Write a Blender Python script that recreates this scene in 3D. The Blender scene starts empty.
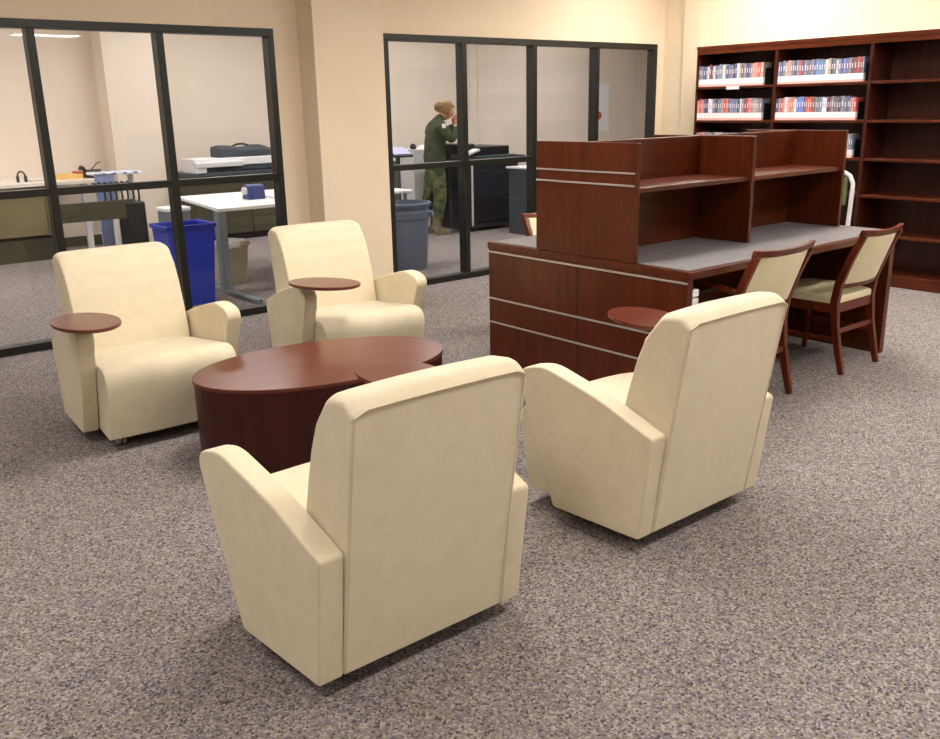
import bpy, bmesh, math, random
from mathutils import Vector, Matrix
random.seed(7)
PI = math.pi
SC = bpy.context.scene
C = SC.collection

# ------------------------------------------------------------------ materials
def newmat(name):
    m = bpy.data.materials.new(name); m.use_nodes = True
    nt = m.node_tree; b = nt.nodes['Principled BSDF']
    return m, nt, b
def srgb(r, g, b):
    f = lambda c: (c/255/12.92) if c/255 <= .04045 else ((c/255+.055)/1.055)**2.4
    return (f(r), f(g), f(b), 1)
def coords(nt, scale=(1, 1, 1), kind='Object'):
    tc = nt.nodes.new('ShaderNodeTexCoord'); mp = nt.nodes.new('ShaderNodeMapping')
    mp.inputs['Scale'].default_value = scale
    nt.links.new(tc.outputs[kind], mp.inputs['Vector']); return mp.outputs['Vector']
def ramp(nt, fac, stops, interp='LINEAR'):
    r = nt.nodes.new('ShaderNodeValToRGB'); r.color_ramp.interpolation = interp
    el = r.color_ramp.elements
    while len(el) < len(stops): el.new(.5)
    for e, (p, c) in zip(el, stops): e.position = p; e.color = c
    nt.links.new(fac, r.inputs['Fac']); return r.outputs['Color']
def noise(nt, vec, scale, detail=3, rough=.6):
    n = nt.nodes.new('ShaderNodeTexNoise'); n.inputs['Scale'].default_value = scale
    n.inputs['Detail'].default_value = detail; n.inputs['Roughness'].default_value = rough
    nt.links.new(vec, n.inputs['Vector']); return n.outputs['Fac']
def bump(nt, b, fac, strength, dist=.002):
    bp = nt.nodes.new('ShaderNodeBump'); bp.inputs['Strength'].default_value = strength
    bp.inputs['Distance'].default_value = dist
    nt.links.new(fac, bp.inputs['Height']); nt.links.new(bp.outputs['Normal'], b.inputs['Normal'])
def plain(name, col, rough=.6, metal=0, spec=.5, var=.04, scale=30):
    m, nt, b = newmat(name)
    v = coords(nt); n = noise(nt, v, scale)
    lo = tuple(c*(1-var) for c in col[:3])+(1,); hi = tuple(min(1, c*(1+var)) for c in col[:3])+(1,)
    nt.links.new(ramp(nt, n, [(.3, lo), (.7, hi)]), b.inputs['Base Color'])
    b.inputs['Roughness'].default_value = rough; b.inputs['Metallic'].default_value = metal
    b.inputs['Specular IOR Level'].default_value = spec
    return m
def wood(name, dark, light, rough=.32, axis=0, coat=.08):
    m, nt, b = newmat(name)
    s = [14, 14, 14]; s[axis] = 1.2
    v = coords(nt, tuple(s))
    n = noise(nt, v, 2.2, 6, .62)
    s2 = [120, 120, 120]; s2[axis] = 6
    n2 = noise(nt, coords(nt, tuple(s2)), 1.5, 3, .6)
    mx = nt.nodes.new('ShaderNodeMath'); mx.operation = 'MULTIPLY_ADD'
    nt.links.new(n2, mx.inputs[0]); mx.inputs[1].default_value = .35; nt.links.new(n, mx.inputs[2])
    nt.links.new(ramp(nt, mx.outputs[0], [(.48, dark), (.88, light)]), b.inputs['Base Color'])
    b.inputs['Roughness'].default_value = rough; b.inputs['Coat Weight'].default_value = coat
    b.inputs['Coat Roughness'].default_value = .18; b.inputs['Specular IOR Level'].default_value = .3
    return m
def fabric(name, col, col2):
    m, nt, b = newmat(name)
    v = coords(nt); n = noise(nt, v, 320, 2, .7); n2 = noise(nt, v, 14, 4, .6)
    mx = nt.nodes.new('ShaderNodeMath'); mx.operation = 'MULTIPLY_ADD'
    nt.links.new(n2, mx.inputs[0]); mx.inputs[1].default_value = .6; nt.links.new(n, mx.inputs[2])
    nt.links.new(ramp(nt, mx.outputs[0], [(.55, col2), (1.0, col)]), b.inputs['Base Color'])
    b.inputs['Roughness'].default_value = .95; b.inputs['Specular IOR Level'].default_value = .15
    b.inputs['Sheen Weight'].default_value = .25; b.inputs['Sheen Roughness'].default_value = .5
    bump(nt, b, n, .35, .0015)
    return m
M = {}
WD, WL = srgb(60, 22, 7), srgb(92, 37, 13)
M['wood'] = wood('cherry_wood', WD, WL, axis=2)
M['wood_x'] = wood('cherry_wood_across', WD, WL, axis=0)
M['wood_y'] = wood('cherry_wood_deep', WD, WL, axis=1)
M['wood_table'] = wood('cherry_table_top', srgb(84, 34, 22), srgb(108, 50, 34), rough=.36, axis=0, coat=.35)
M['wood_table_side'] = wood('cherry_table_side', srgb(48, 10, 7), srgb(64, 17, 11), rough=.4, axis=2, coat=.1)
M['wood_chair'] = wood('cherry_chair_frame', srgb(74, 26, 10), srgb(112, 46, 20), rough=.35, axis=2)
M['wood_case'] = wood('cherry_bookcase', srgb(42, 13, 7), srgb(74, 28, 15), rough=.4, axis=2)
M['wood_tablet'] = wood('cherry_tablet', srgb(84, 34, 20), srgb(106, 48, 30), rough=.3, axis=0, coat=.3)
M['fabric'] = fabric('cream_fabric', srgb(222, 210, 184), srgb(209, 196, 166))
M['fabric_chair'] = fabric('cream_chair_fabric', srgb(222, 211, 176), srgb(210, 197, 158))
M['silver'] = plain('silver_strip', srgb(190, 184, 180), .35, .6)
M['black'] = plain('black_plastic', srgb(22, 22, 24), .5)
M['dark'] = plain('dark_machine', srgb(30, 34, 44), .5)
M['darkgrey'] = plain('dark_grey_plastic', srgb(62, 68, 76), .55)
M['frame'] = plain('dark_bronze_frame', srgb(28, 28, 22), .4, .2)
M['white'] = plain('white_laminate', srgb(232, 232, 236), .45)
M['offwhite'] = plain('off_white_plastic', srgb(206, 204, 206), .5)
M['greymetal'] = plain('grey_painted_metal', srgb(120, 130, 138), .45, .2)
M['greybin'] = plain('grey_bin_plastic', srgb(92, 102, 122), .5)
M['bluebin'] = plain('blue_bin_plastic', srgb(34, 52, 176), .45)
M['beigebin'] = plain('beige_bin_plastic', srgb(168, 158, 130), .6)
M['bag'] = plain('white_bag', srgb(222, 222, 222), .35)
M['wall'] = plain('cream_wall_paint', srgb(231, 213, 186), .85, var=.02, scale=3)
M['wall_office'] = plain('office_wall_paint', srgb(226, 212, 198), .85, var=.02, scale=3)
M['olive'] = plain('olive_cabinet', srgb(116, 104, 74), .6)
M['olive_dark'] = plain('dark_olive_panel', srgb(66, 64, 46), .6)
M['counter'] = plain('pale_counter', srgb(224, 214, 204), .5)
M['paleblue'] = plain('pale_blue_board', srgb(134, 150, 196), .6)
M['navyblue'] = plain('blue_device', srgb(44, 58, 120), .5)
M['yellow'] = plain('yellow_folder', srgb(226, 184, 110), .7)
M['red'] = plain('red_plastic', srgb(190, 66, 60), .5)
M['green'] = plain('muted_green_card', srgb(92, 104, 64), .6)

m, nt, b = newmat('speckled_carpet')
v = coords(nt)
n1 = nt.nodes.new('ShaderNodeTexVoronoi'); n1.inputs['Scale'].default_value = 150
nt.links.new(v, n1.inputs['Vector'])
sep = nt.nodes.new('ShaderNodeSeparateColor'); nt.links.new(n1.outputs['Color'], sep.inputs[0])
cc = ramp(nt, sep.outputs[0], [(0, srgb(88, 82, 86)), (.14, srgb(134, 125, 122)), (.34, srgb(154, 146, 142)), (.54, srgb(122, 115, 128)), (.70, srgb(174, 165, 158)), (.87, srgb(136, 128, 112))], 'CONSTANT')
n2 = noise(nt, v, 240, 2, .7)
mixc = nt.nodes.new('ShaderNodeMix'); mixc.data_type = 'RGBA'; mixc.blend_type = 'MULTIPLY'
mixc.inputs['Factor'].default_value = 1
nt.links.new(cc, mixc.inputs['A'])
nt.links.new(ramp(nt, n2, [(.3, (.72, .71, .72, 1)), (.7, (1, 1, 1, 1))]), mixc.inputs['B'])
nt.links.new(mixc.outputs['Result'], b.inputs['Base Color'])
b.inputs['Roughness'].default_value = 1; b.inputs['Specular IOR Level'].default_value = .05
bump(nt, b, n2, .6, .004)
M['carpet'] = m

m, nt, b = newmat('grey_laminate')
v = coords(nt); n = noise(nt, v, 60, 5, .75)
nt.links.new(ramp(nt, n, [(.3, srgb(98, 95, 97)), (.5, srgb(124, 120, 121)), (.7, srgb(148, 143, 143))]), b.inputs['Base Color'])
b.inputs['Roughness'].default_value = .35
M['laminate'] = m

m, nt, b = newmat('ceiling_tile')
v = coords(nt); n = noise(nt, v, 90, 3)
br = nt.nodes.new('ShaderNodeTexBrick'); br.offset = 0; br.inputs['Scale'].default_value = 1
br.inputs['Brick Width'].default_value = .61; br.inputs['Row Height'].default_value = .61; br.inputs['Mortar Size'].default_value = .008
br.inputs['Color1'].default_value = srgb(236, 232, 224); br.inputs['Color2'].default_value = srgb(232, 228, 220); br.inputs['Mortar'].default_value = srgb(200, 198, 192)
nt.links.new(v, br.inputs['Vector']); nt.links.new(br.outputs['Color'], b.inputs['Base Color'])
b.inputs['Roughness'].default_value = .9
M['ceiling'] = m

m = bpy.data.materials.new('window_glass'); m.use_nodes = True; nt = m.node_tree
nt.nodes.clear()
o = nt.nodes.new('ShaderNodeOutputMaterial'); mx = nt.nodes.new('ShaderNodeMixShader')
tr = nt.nodes.new('ShaderNodeBsdfTransparent'); gl = nt.nodes.new('ShaderNodeBsdfGlossy')
fr = nt.nodes.new('ShaderNodeFresnel'); fr.inputs['IOR'].default_value = 1.5
gl.inputs['Roughness'].default_value = .0; tr.inputs['Color'].default_value = (.93, .94, .94, 1)
nt.links.new(tr.outputs[0], mx.inputs[1]); nt.links.new(gl.outputs[0], mx.inputs[2])
geo = nt.nodes.new('ShaderNodeNewGeometry'); inv = nt.nodes.new('ShaderNodeMath'); inv.operation = 'SUBTRACT'
inv.inputs[0].default_value = 1; nt.links.new(geo.outputs['Backfacing'], inv.inputs[1])
mul = nt.nodes.new('ShaderNodeMath'); mul.operation = 'MULTIPLY'
nt.links.new(fr.outputs[0], mul.inputs[0]); nt.links.new(inv.outputs[0], mul.inputs[1])
nt.links.new(mul.outputs[0], mx.inputs[0])
nt.links.new(mx.outputs[0], o.inputs['Surface'])
M['glass'] = m

def emis(name, col, s):
    m, nt, b = newmat(name)
    b.inputs['Emission Color'].default_value = col; b.inputs['Emission Strength'].default_value = s
    b.inputs['Base Color'].default_value = (.9, .9, .9, 1)
    return m
M['lamp'] = emis('lamp_diffuser', (1.0, .945, .88, 1), 1.0)
M['lamp_strong'] = emis('lamp_diffuser_bright', (1.0, .955, .90, 1), 21.0)
M['lamp_office'] = emis('office_lamp_diffuser', (1.0, .95, .90, 1), 11.5)
for _n, _v in (('soft', 4.0), ('mid', 9.0), ('strong', 17.0)): M['lamp_'+_n] = emis('lamp_diffuser_'+_n, (1.0, .945, .87, 1), _v)

m, nt, b = newmat('olive_camouflage')
v = coords(nt); n = noise(nt, v, 9, 3, .6)
nt.links.new(ramp(nt, n, [(.0, srgb(48, 56, 36)), (.44, srgb(78, 86, 56)), (.54, srgb(104, 104, 72)), (.62, srgb(60, 60, 42))], 'CONSTANT'), b.inputs['Base Color'])
b.inputs['Roughness'].default_value = .9
M['camo'] = m
M['skin'] = plain('skin', srgb(206, 150, 124), .6)
M['hair'] = plain('blond_hair', srgb(132, 98, 52), .6, var=.2, scale=60)
M['boot'] = plain('tan_boot', srgb(110, 98, 72), .7)
M['jacket'] = plain('dark_green_jacket', srgb(62, 70, 50), .9, var=.25, scale=14)

# ------------------------------------------------------------------ mesh helpers
def link(name, bm, mat, parent=None, bev=0, segs=2, smooth=True, ang=35, loc=None, rot=None, subsurf=0):
    me = bpy.data.meshes.new(name)
    bmesh.ops.recalc_face_normals(bm, faces=bm.faces)
    if smooth:
        for f in bm.faces: f.smooth = True
    bm.to_mesh(me); bm.free()
    mats = mat if isinstance(mat, (list, tuple)) else [mat]
    for mm in mats: me.materials.append(mm)
    o = bpy.data.objects.new(name, me); C.objects.link(o)
    if parent: o.parent = parent
    if loc: o.location = loc
    if rot: o.rotation_euler = rot
    if smooth and not subsurf: me.set_sharp_from_angle(angle=math.radians(ang))
    if subsurf:
        s = o.modifiers.new('sub', 'SUBSURF'); s.levels = subsurf; s.render_levels = subsurf
    if bev:
        md = o.modifiers.new('bevel', 'BEVEL'); md.width = bev; md.segments = segs
        md.limit_method = 'ANGLE'; md.angle_limit = math.radians(ang); md.harden_normals = True
    return o
def abox(bm, x0, x1, y0, y1, z0, z1, mi=0):
    vs = [bm.verts.new((x, y, z)) for x in (x0, x1) for y in (y0, y1) for z in (z0, z1)]
    for f in ((0, 1, 3, 2), (4, 6, 7, 5), (0, 4, 5, 1), (2, 3, 7, 6), (0, 2, 6, 4), (1, 5, 7, 3)):
        fc = bm.faces.new([vs[i] for i in f]); fc.material_index = mi
    return vs
def box(name, mat, x0, x1, y0, y1, z0, z1, parent=None, bev=.004, segs=2):
    bm = bmesh.new(); abox(bm, x0, x1, y0, y1, z0, z1)
    return link(name, bm, mat, parent, bev, segs)
def obox(bm, a, b, w, d, up=(0, 0, 1)):        # bar from a to b of section w x d
    a = Vector(a); b = Vector(b); t = (b-a).normalized(); s = t.cross(Vector(up))
    if s.length < 1e-4: s = Vector((1, 0, 0))
    s.normalize(); u = s.cross(t)
    vs = [bm.verts.new(p + s*i*w/2 + u*j*d/2) for p in (a, b) for i, j in ((-1, -1), (1, -1), (1, 1), (-1, 1))]
    for f in ((3, 2, 1, 0), (4, 5, 6, 7), (0, 1, 5, 4), (1, 2, 6, 5), (2, 3, 7, 6), (3, 0, 4, 7)): bm.faces.new([vs[i] for i in f])
def sweep(bm, pts, w, d, taper=None):          # rectangular section swept along a path in a yz plane, w along x, d across the path
    rings = []
    n = len(pts)
    for i, p in enumerate(pts):
        p = Vector(p); t = (Vector(pts[min(i+1, n-1)]) - Vector(pts[max(i-1, 0)])).normalized()
        s = Vector((1, 0, 0)); u = s.cross(t).normalized()
        k = taper[i] if taper else 1
        rings.append([bm.verts.new(p + s*i_*w*k/2 + u*j_*d*k/2) for i_, j_ in ((-1, -1), (1, -1), (1, 1), (-1, 1))])
    for a, b in zip(rings, rings[1:]):
        for k in range(4): bm.faces.new((a[k], a[(k+1) % 4], b[(k+1) % 4], b[k]))
    bm.faces.new(rings[0][::-1]); bm.faces.new(rings[-1])
def tube(bm, pts, r, n=8):
    rings = []
    N = len(pts); prev = None
    for i, p in enumerate(pts):
        p = Vector(p); t = (Vector(pts[min(i+1, N-1)]) - Vector(pts[max(i-1, 0)])).normalized()
        ref = prev if prev else (Vector((0, 0, 1)) if abs(t.z) < .9 else Vector((1, 0, 0)))
        s = t.cross(ref).normalized(); u = s.cross(t).normalized(); prev = u
        rr = r[i] if isinstance(r, (list, tuple)) else r
        rings.append([bm.verts.new(p + (s*math.cos(a) + u*math.sin(a))*rr) for a in [2*PI*k/n for k in range(n)]])
    for a, b in zip(rings, rings[1:]):
        for k in range(n): bm.faces.new((a[k], a[(k+1) % n], b[(k+1) % n], b[k]))
    bm.faces.new(rings[0][::-1]); bm.faces.new(rings[-1])
def lathe(bm, prof, cx=0, cy=0, n=32, sx=1, sy=1):   # prof list of (r,z); closed at r=0 ends
    rings = []
    for r, z in prof:
        if r < 1e-6: rings.append([bm.verts.new((cx, cy, z))])
        else: rings.append([bm.verts.new((cx+r*sx*math.cos(2*PI*k/n), cy+r*sy*math.sin(2*PI*k/n), z)) for k in range(n)])
    for a, b in zip(rings, rings[1:]):
        for k in range(n):
            k2 = (k+1) % n
            if len(a) == 1 and len(b) == 1: continue
            if len(a) == 1: bm.faces.new((a[0], b[k2], b[k]))
            elif len(b) == 1: bm.faces.new((a[k], a[k2], b[0]))
            else: bm.faces.new((a[k], a[k2], b[k2], b[k]))
def loft(bm, prof, us, fn):                    # closed yz profile lofted across u in us; fn(u,y,z)->(x,y,z)
    rings = [[bm.verts.new(fn(u, y, z)) for y, z in prof] for u in us]
    n = len(prof)
    for a, b in zip(rings, rings[1:]):
        for k in range(n): bm.faces.new((a[k], a[(k+1) % n], b[(k+1) % n], b[k]))
    bm.faces.new(rings[0][::-1]); bm.faces.new(rings[-1])
def rounded(poly, radii, seg=6):               # fillet the corners of a yz polygon
    out = []; n = len(poly)
    for i, p in enumerate(poly):
        r = radii[i]; p = Vector(p)
        if r <= 0: out.append(tuple(p)); continue
        a = (Vector(poly[i-1])-p); c = (Vector(poly[(i+1) % n])-p); la, lc = a.length, c.length
        a.normalize(); c.normalize(); th = a.angle(c); d = min(r/math.tan(th/2), la*.49, lc*.49)
        p0 = p+a*d; p1 = p+c*d
        for k in range(seg+1):
            t = k/seg; q = (1-t)**2*p0+2*t*(1-t)*p+t*t*p1; out.append(tuple(q))
    return out
def thing(name, label, cat, loc=(0, 0, 0), rz=0, group=None):
    o = bpy.data.objects.new(name, None); C.objects.link(o); o.empty_display_size = .1
    o.location = loc; o.rotation_euler = (0, 0, rz)
    o['label'] = label; o['category'] = cat
    if group: o['group'] = group
    return o
def tag(o, label, cat, group=None):
    o['label'] = label; o['category'] = cat
    if group: o['group'] = group
    return o
def struct(o): o['kind'] = 'structure'; return o
def dup(root, loc, rz, label, group=None):
    def cp(o, par):
        c = o.copy(); C.objects.link(c); c.parent = par
        for ch in o.children: cp(ch, c)
        return c
    r = cp(root, None); r.location = loc; r.rotation_euler = (0, 0, rz); r['label'] = label
    if group: r['group'] = group
    return r

# ------------------------------------------------------------------ room shell
YW, TH = 6.49, .12          # partition wall
H = 3.0
XL, XR, YB, YF = -5.0, 8.0, -8.0, 11.55
struct(box('floor', M['carpet'], XL, 15, YB, YF+.1, -.1, 0, bev=0))
struct(box('ceiling', M['ceiling'], XL, 15, YB, YF+.1, H, H+.1, bev=0))
struct(box('wall_left', M['wall'], XL-.1, XL, YB, YF+.1, -.1, H+.1, bev=0))
struct(box('wall_rear', M['wall'], XL-.1, 15.1, YB-.1, YB, -.1, H+.1, bev=0))
struct(box('wall_right', M['wall'], XR, XR+.12, YB, YW+TH, 0, H, bev=0))
struct(box('wall_office_far', M['wall_office'], XL, 15, YF, YF+.1, 0, H, bev=0))
struct(box('wall_office_right', M['wall_office'], 15, 15.1, YB, YF+.1, -.1, H+.1, bev=0))
# partition with the two window openings
ZT = 2.14
WIN = [(-.02, 3.41), (4.40, 7.875)]
bm = bmesh.new()
abox(bm, XL, WIN[0][0], YW, YW+TH, 0, H)
abox(bm, WIN[0][0], WIN[0][1], YW, YW+TH, ZT, H)
abox(bm, WIN[0][1], WIN[1][0], YW, YW+TH, 0, H)
abox(bm, WIN[1][0], WIN[1][1], YW, YW+TH, ZT, H)
abox(bm, WIN[1][1], XR, YW, YW+TH, 0, H)
struct(link('wall_partition', bm, M['wall'], smooth=False))
struct(box('baseboard_office', M['olive_dark'], XL, 15, YF-.015, YF, 0, .12, bev=.003))
# pilaster between the windows, and a shallow one in the corner
struct(box('trim_1', M['wall'], 3.62, 4.25, YW-.24, YW, 0, H, bev=.004))
struct(box('trim_2', M['wall'], XR-.06, XR, 5.98, 6.2, 0, H, bev=.004))
# office: far pilaster and shallow battens on the far wall
struct(box('trim_3', M['wall_office'], 3.68, 4.27, 11.2, YF, 0, H, bev=.004))
for i, x in enumerate((3.02, 6.9, 9.45, 9.62, 12.4, 12.75)):
    struct(box('trim_%d' % (4+i), M['wall_office'], x, x+.03, YF-.012, YF, 0, H, bev=.003))

def window(idx, x0, x1, mull, panesplit=1.055):
    w = bpy.data.objects.new('window_%d' % idx, None); C.objects.link(w); w['kind'] = 'structure'
    w.location = (0, 0, 0)
    y0, y1 = YW-.015, YW+.085
    box('frame', M['frame'], x0, x1, y0, y1, ZT-.055, ZT, w, .003)
    box('frame', M['frame'], x0, x1, y0, y1, 0, .055, w, .003)
    box('frame', M['frame'], x0, x0+.05, y0, y1, .055, ZT-.055, w, .003)
    box('frame', M['frame'], x1-.05, x1, y0, y1, .055, ZT-.055, w, .003)
    xs = [x0+.025]+list(mull)+[x1-.025]
    for x in mull: box('mullion', M['frame'], x-.026, x+.026, y0, y1, .055, ZT-.055, w, .003)
    for a, b in zip(xs, xs[1:]):
        box('transom', M['frame'], a+.02, b-.02, y0+.01, y1-.01, panesplit-.025, panesplit+.025, w, .003)
        for z0, z1 in ((.05, panesplit-.02), (panesplit+.02, ZT-.05)):
            box('pane', M['glass'], a+.02, b-.02, YW+.033, YW+.039, z0, z1, w, 0)
window(1, WIN[0][0], WIN[0][1], (.85, 1.695, 2.535))
window(2, WIN[1][0], WIN[1][1], (5.255, 6.108, 6.965))

# ------------------------------------------------------------------ ceiling lights
def troffer(x, y, mat, label, group, L=1.2, W=.6, rz=0):
    t = thing('ceiling_light', label, 'ceiling light', (x, y, H), rz, group)
    bm = bmesh.new()
    for a in ((-L/2-.03, L/2+.03, -W/2-.03, -W/2), (-L/2-.03, L/2+.03, W/2, W/2+.03), (-L/2-.03, -L/2, -W/2, W/2), (L/2, L/2+.03, -W/2, W/2)):
        abox(bm, a[0], a[1], a[2], a[3], -.02, 0)
    link('frame', bm, M['white'], t, 0, smooth=False)
    box('diffuser', mat, -L/2, L/2, -W/2, W/2, -.014, -.001, t, 0)
    return t
LV = (('soft', 'soft', 'soft', 'strong'), ('soft', 'soft', 'soft', 'mid'), ('soft', 'mid', 'mid', 'strong'), ('soft', 'mid', 'strong', 'strong'))
LG = 'recessed ceiling lights of the reading room'
for j, y in enumerate((-5.8, -2.4, .6, 3.4)):
    for i, x in enumerate((-3.2, -.4, 2.4, 5.2)):
        troffer(x, y, M['lamp_'+LV[j][i]], 'rectangular recessed fluorescent ceiling light over the reading room, row %s from the windows, %s' % (('fourth', 'third', 'second', 'first')[j], ('far left', 'centre left', 'centre right', 'far right')[i]), LG)
for i, y in enumerate((2.3, 5.0)):
    troffer(7.0, y, M['lamp_strong'], 'bright recessed ceiling light above the bookcase, %s' % ('nearer the viewer', 'nearer the corner')[i], LG, rz=PI/2)
for j, y in enumerate((7.9, 9.9)):
    for i, x in enumerate((-1.5, 1.6, 4.7, 7.8, 11)):
        troffer(x, y, M['lamp_office'], 'recessed ceiling light in the office behind the glass, %s row, %s' % (('near', 'far')[j], ('first from left', 'second from left', 'middle', 'second from right', 'first from right')[i]), 'recessed ceiling lights of the office')

# ------------------------------------------------------------------ lounge armchairs
def make_armchair(label, loc, rz):
    t = thing('lounge_armchair', label, 'armchair', loc, rz, 'cream lounge armchairs around the oval table')
    F = M['fabric']; ZB = .062
    # seat block
    prof = rounded([(.06, ZB), (.06, .36), (.16, .39), (.67, .43), (.60, ZB)], [0, 0, .0, .10, .02], 10)
    us = [-1, -.97, -.93, -.88, -.8, -.65, -.45, -.2, 0, .2, .45, .65, .8, .88, .93, .97, 1]
    def seatf(u, y, z):
        hw = .276 + .050*max(0, min(1, (y-.1)/.45))
        crown = .016*(1-u**4)*max(0, min(1, (z-.25)/.15))
        bulge = .014*(1-u*u)*max(0, min(1, (y-.5)/.1))
        return (u*hw, y+bulge, z+crown)
    bm = bmesh.new(); loft(bm, prof, us, seatf)
    link('seat', bm, F, t, .028, 4, ang=50)
    # backrest
    prof = rounded([(0, ZB), (-.122, .852), (-.085, .882), (.0, .872), (.058, .785), (.095, .70), (.126, .60), (.157, .48), (.18, .36), (.18, ZB)],
                   [0, .012, .05, .05, .2, .3, .3, .3, 0, 0], 5)
    def backf(u, y, z):
        k = max(0, min(1, (z-.4)/.3))
        front = max(0, min(1, (y+.125*z/.85-.05)/.08))
        crown = (.004*(1-u*u)-.016*max(0, (abs(u)-.86)/.14)**2)*max(0, min(1, (z-.78)/.06))
        return (u*(.284), y+.014*(1-u*u)*front*k, z+crown)
    bm = bmesh.new(); loft(bm, prof, us, backf)
    bk = link('backrest', bm, F, t, .016, 3, ang=50)
    # piping that outlines the rear panel
    bm = bmesh.new()
    def rp(u, s):
        s = max(s, .015)
        return (u*.281, -.124*s-.001, ZB+(.852-ZB)*s+(.004*(1-u*u)-.016*max(0, (abs(u)-.86)/.14)**2)*max(0, s*5-4))
    tube(bm, [rp(-.985, s/10) for s in range(0, 11)], .0022, 6)
    tube(bm, [rp(.985, s/10) for s in range(0, 11)], .0028, 6)
    tube(bm, [rp(-.985+1.97*k/16, 1) for k in range(17)], .0028, 6)
    link('piping', bm, F, bk)
    # arms
    poly = [(0, ZB), (-.05, .455), (.20, .55), (.45, .618), (.592, .585), (.40, ZB)]
    for s in (-1, 1):
        prof = rounded(poly, [.01, .018, .9, .2, .07, .02], 8)
        def armf(u, y, z, s=s):
            k = max(0, min(1.1, y/.55))
            inner = .285+.038*k; outer = .362+.038*k
            return (s*(inner + (outer-inner)*u), y, z)
        bm = bmesh.new(); loft(bm, prof, [0, .5, 1], armf)
        link('arm', bm, F, t, .016, 3, ang=50)
    # casters
    for x in (-.25, .25):
        for y in (.085, .50):
            bm = bmesh.new()
            for dx in (-.014, .014):
                v0 = len(bm.verts)
                tube(bm, [(x+dx-.008, y, .024), (x+dx+.008, y, .024)], .024, 14)
            obox(bm, (x, y, .03), (x, y, .08), .018, .03)
            link('caster', bm, M['silver'] if y > .3 else M['black'], t)
    bm = bmesh.new(); abox(bm, -.26, .26, .03, .56, .045, .085); link('base_plate', bm, M['black'], t, 0)
    return t
def add_tablet(t, cx, cy, rz, z=.652):
    bm = bmesh.new()
    lathe(bm, [(0, -.011), (.93, -.011), (.985, -.006), (1, 0), (.99, .008), (0, .008)], n=56, sx=.213, sy=.138)
    tb = link('tablet', bm, M['wood_tablet'], t, loc=(cx, cy, z), rot=(0, 0, rz), ang=30)
    # pivot post from the arm up to the tablet (in chair space)
    bm = bmesh.new()
    px, py = .362, .47
    tube(bm, [(px, py, .57), (px, py, z-.010)], .016, 14)
    obox(bm, (px, py, z-.016), (cx, cy, z-.016), .05, .008)
    link('tablet_pivot', bm, M['black'], t)
def W2L(t_loc, rz, wx, wy):
    dx, dy = wx-t_loc[0], wy-t_loc[1]
    return (dx*math.cos(-rz)-dy*math.sin(-rz), dx*math.sin(-rz)+dy*math.cos(-rz))
CH = [  # location, yaw, tablet world centre, tablet world rotation, label
    ((1.335, 1.872, 0), 0.0, (1.707, 2.49), math.radians(-90), 'cream armchair seen from behind, nearest the camera, its back to us'),
    ((2.622, 1.868, 0), 0.0, (2.985, 2.47), math.radians(73), 'cream armchair seen from behind in front of the study desk'),
    ((1.505, 4.770, 0), PI, (1.137, 4.14), math.radians(-86), 'cream armchair facing us at far left, in front of the blue bin'),
    ((2.755, 4.840, 0), math.radians(177), (2.39, 4.18), math.radians(-65), 'cream armchair facing us before the wall pillar, behind the oval table'),
]
for loc, rz, tw, trz, lab in CH:
    t = make_armchair(lab, loc, rz)
    lx, ly = W2L(loc, rz, *tw)
    add_tablet(t, lx, ly, trz-rz)

# ------------------------------------------------------------------ oval coffee table
t = thing('oval_coffee_table', 'low oval cherry wood drum coffee table between the four cream armchairs', 'coffee table', (2.054, 3.645, 0), math.radians(-8.3))
bm = bmesh.new(); lathe(bm, [(0, .382), (.997, .382), (1, .385), (1, .397), (.996, .40), (0, .40)], n=96, sx=.618, sy=.380)
link('table_top', bm, M['wood_table'], t, ang=30)
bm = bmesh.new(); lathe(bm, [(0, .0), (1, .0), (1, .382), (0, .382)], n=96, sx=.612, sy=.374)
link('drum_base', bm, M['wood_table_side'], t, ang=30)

# ------------------------------------------------------------------ study carrel desk
DX0, DX1, DY0, DY1, DZ = 3.46, 5.50, 2.60, 4.085, .775
t = thing('study_carrel_desk', 'double sided cherry wood study desk with grey top and raised carrel dividers', 'desk', (DX0, DY0, 0))
L = lambda x: x-DX0
K = lambda y: y-DY0
box('end_panel', M['wood'], 0, .045, .012, DY1-DY0-.012, 0, .735, t, .003)
box('end_panel', M['wood'], L(DX1)-.05, L(DX1), .012, DY1-DY0-.012, 0, .735, t, .003)
box('centre_panel', M['wood_x'], .045, L(DX1)-.05, K(3.325), K(3.36), .0, .735, t, .003)
bm = bmesh.new(); abox(bm, 0, L(DX1), 0, DY1-DY0, .735, .773)
link('desk_top', bm, M['wood_x'], t, .004)
box('laminate_surface', M['laminate'], .03, L(DX1)-.03, .03, DY1-DY0-.03, .773, .7755, t, .001)
for z in (.718, .437, .29): box('metal_strip', M['silver'], -.004, .002, .012, DY1-DY0-.012, z-.005, z+.005, t, .001)
box('panel_seam', M['black'], -.0012, .002, K(3.34), K(3.343), .0, .705, t, 0)
TY0, TY1, TZ = 2.945, 3.66, 1.364
for i, x in enumerate((DX0, 4.432, 5.405)):
    box('divider', M['wood'], L(x), L(x)+.026, K(TY0), K(TY1), .7755, TZ, t, .003)
box('privacy_panel', M['wood_x'], .026, L(5.405), K(3.305), K(3.331), .7755, TZ, t, .003)
for a, b in ((DX0+.026, 4.432), (4.458, 5.405)):
    for y0, y1 in ((TY0+.02, 3.305), (3.331, TY1-.02)):
        box('shelf', M['wood_x'], L(a), L(b), K(y0), K(y1), 1.12, 1.145, t, .003)
for z in (1.218, 1.158): box('metal_strip', M['silver'], -.004, .002, K(TY0)+.012, K(TY1)-.002, z-.0045, z+.0045, t, .001)
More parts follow.
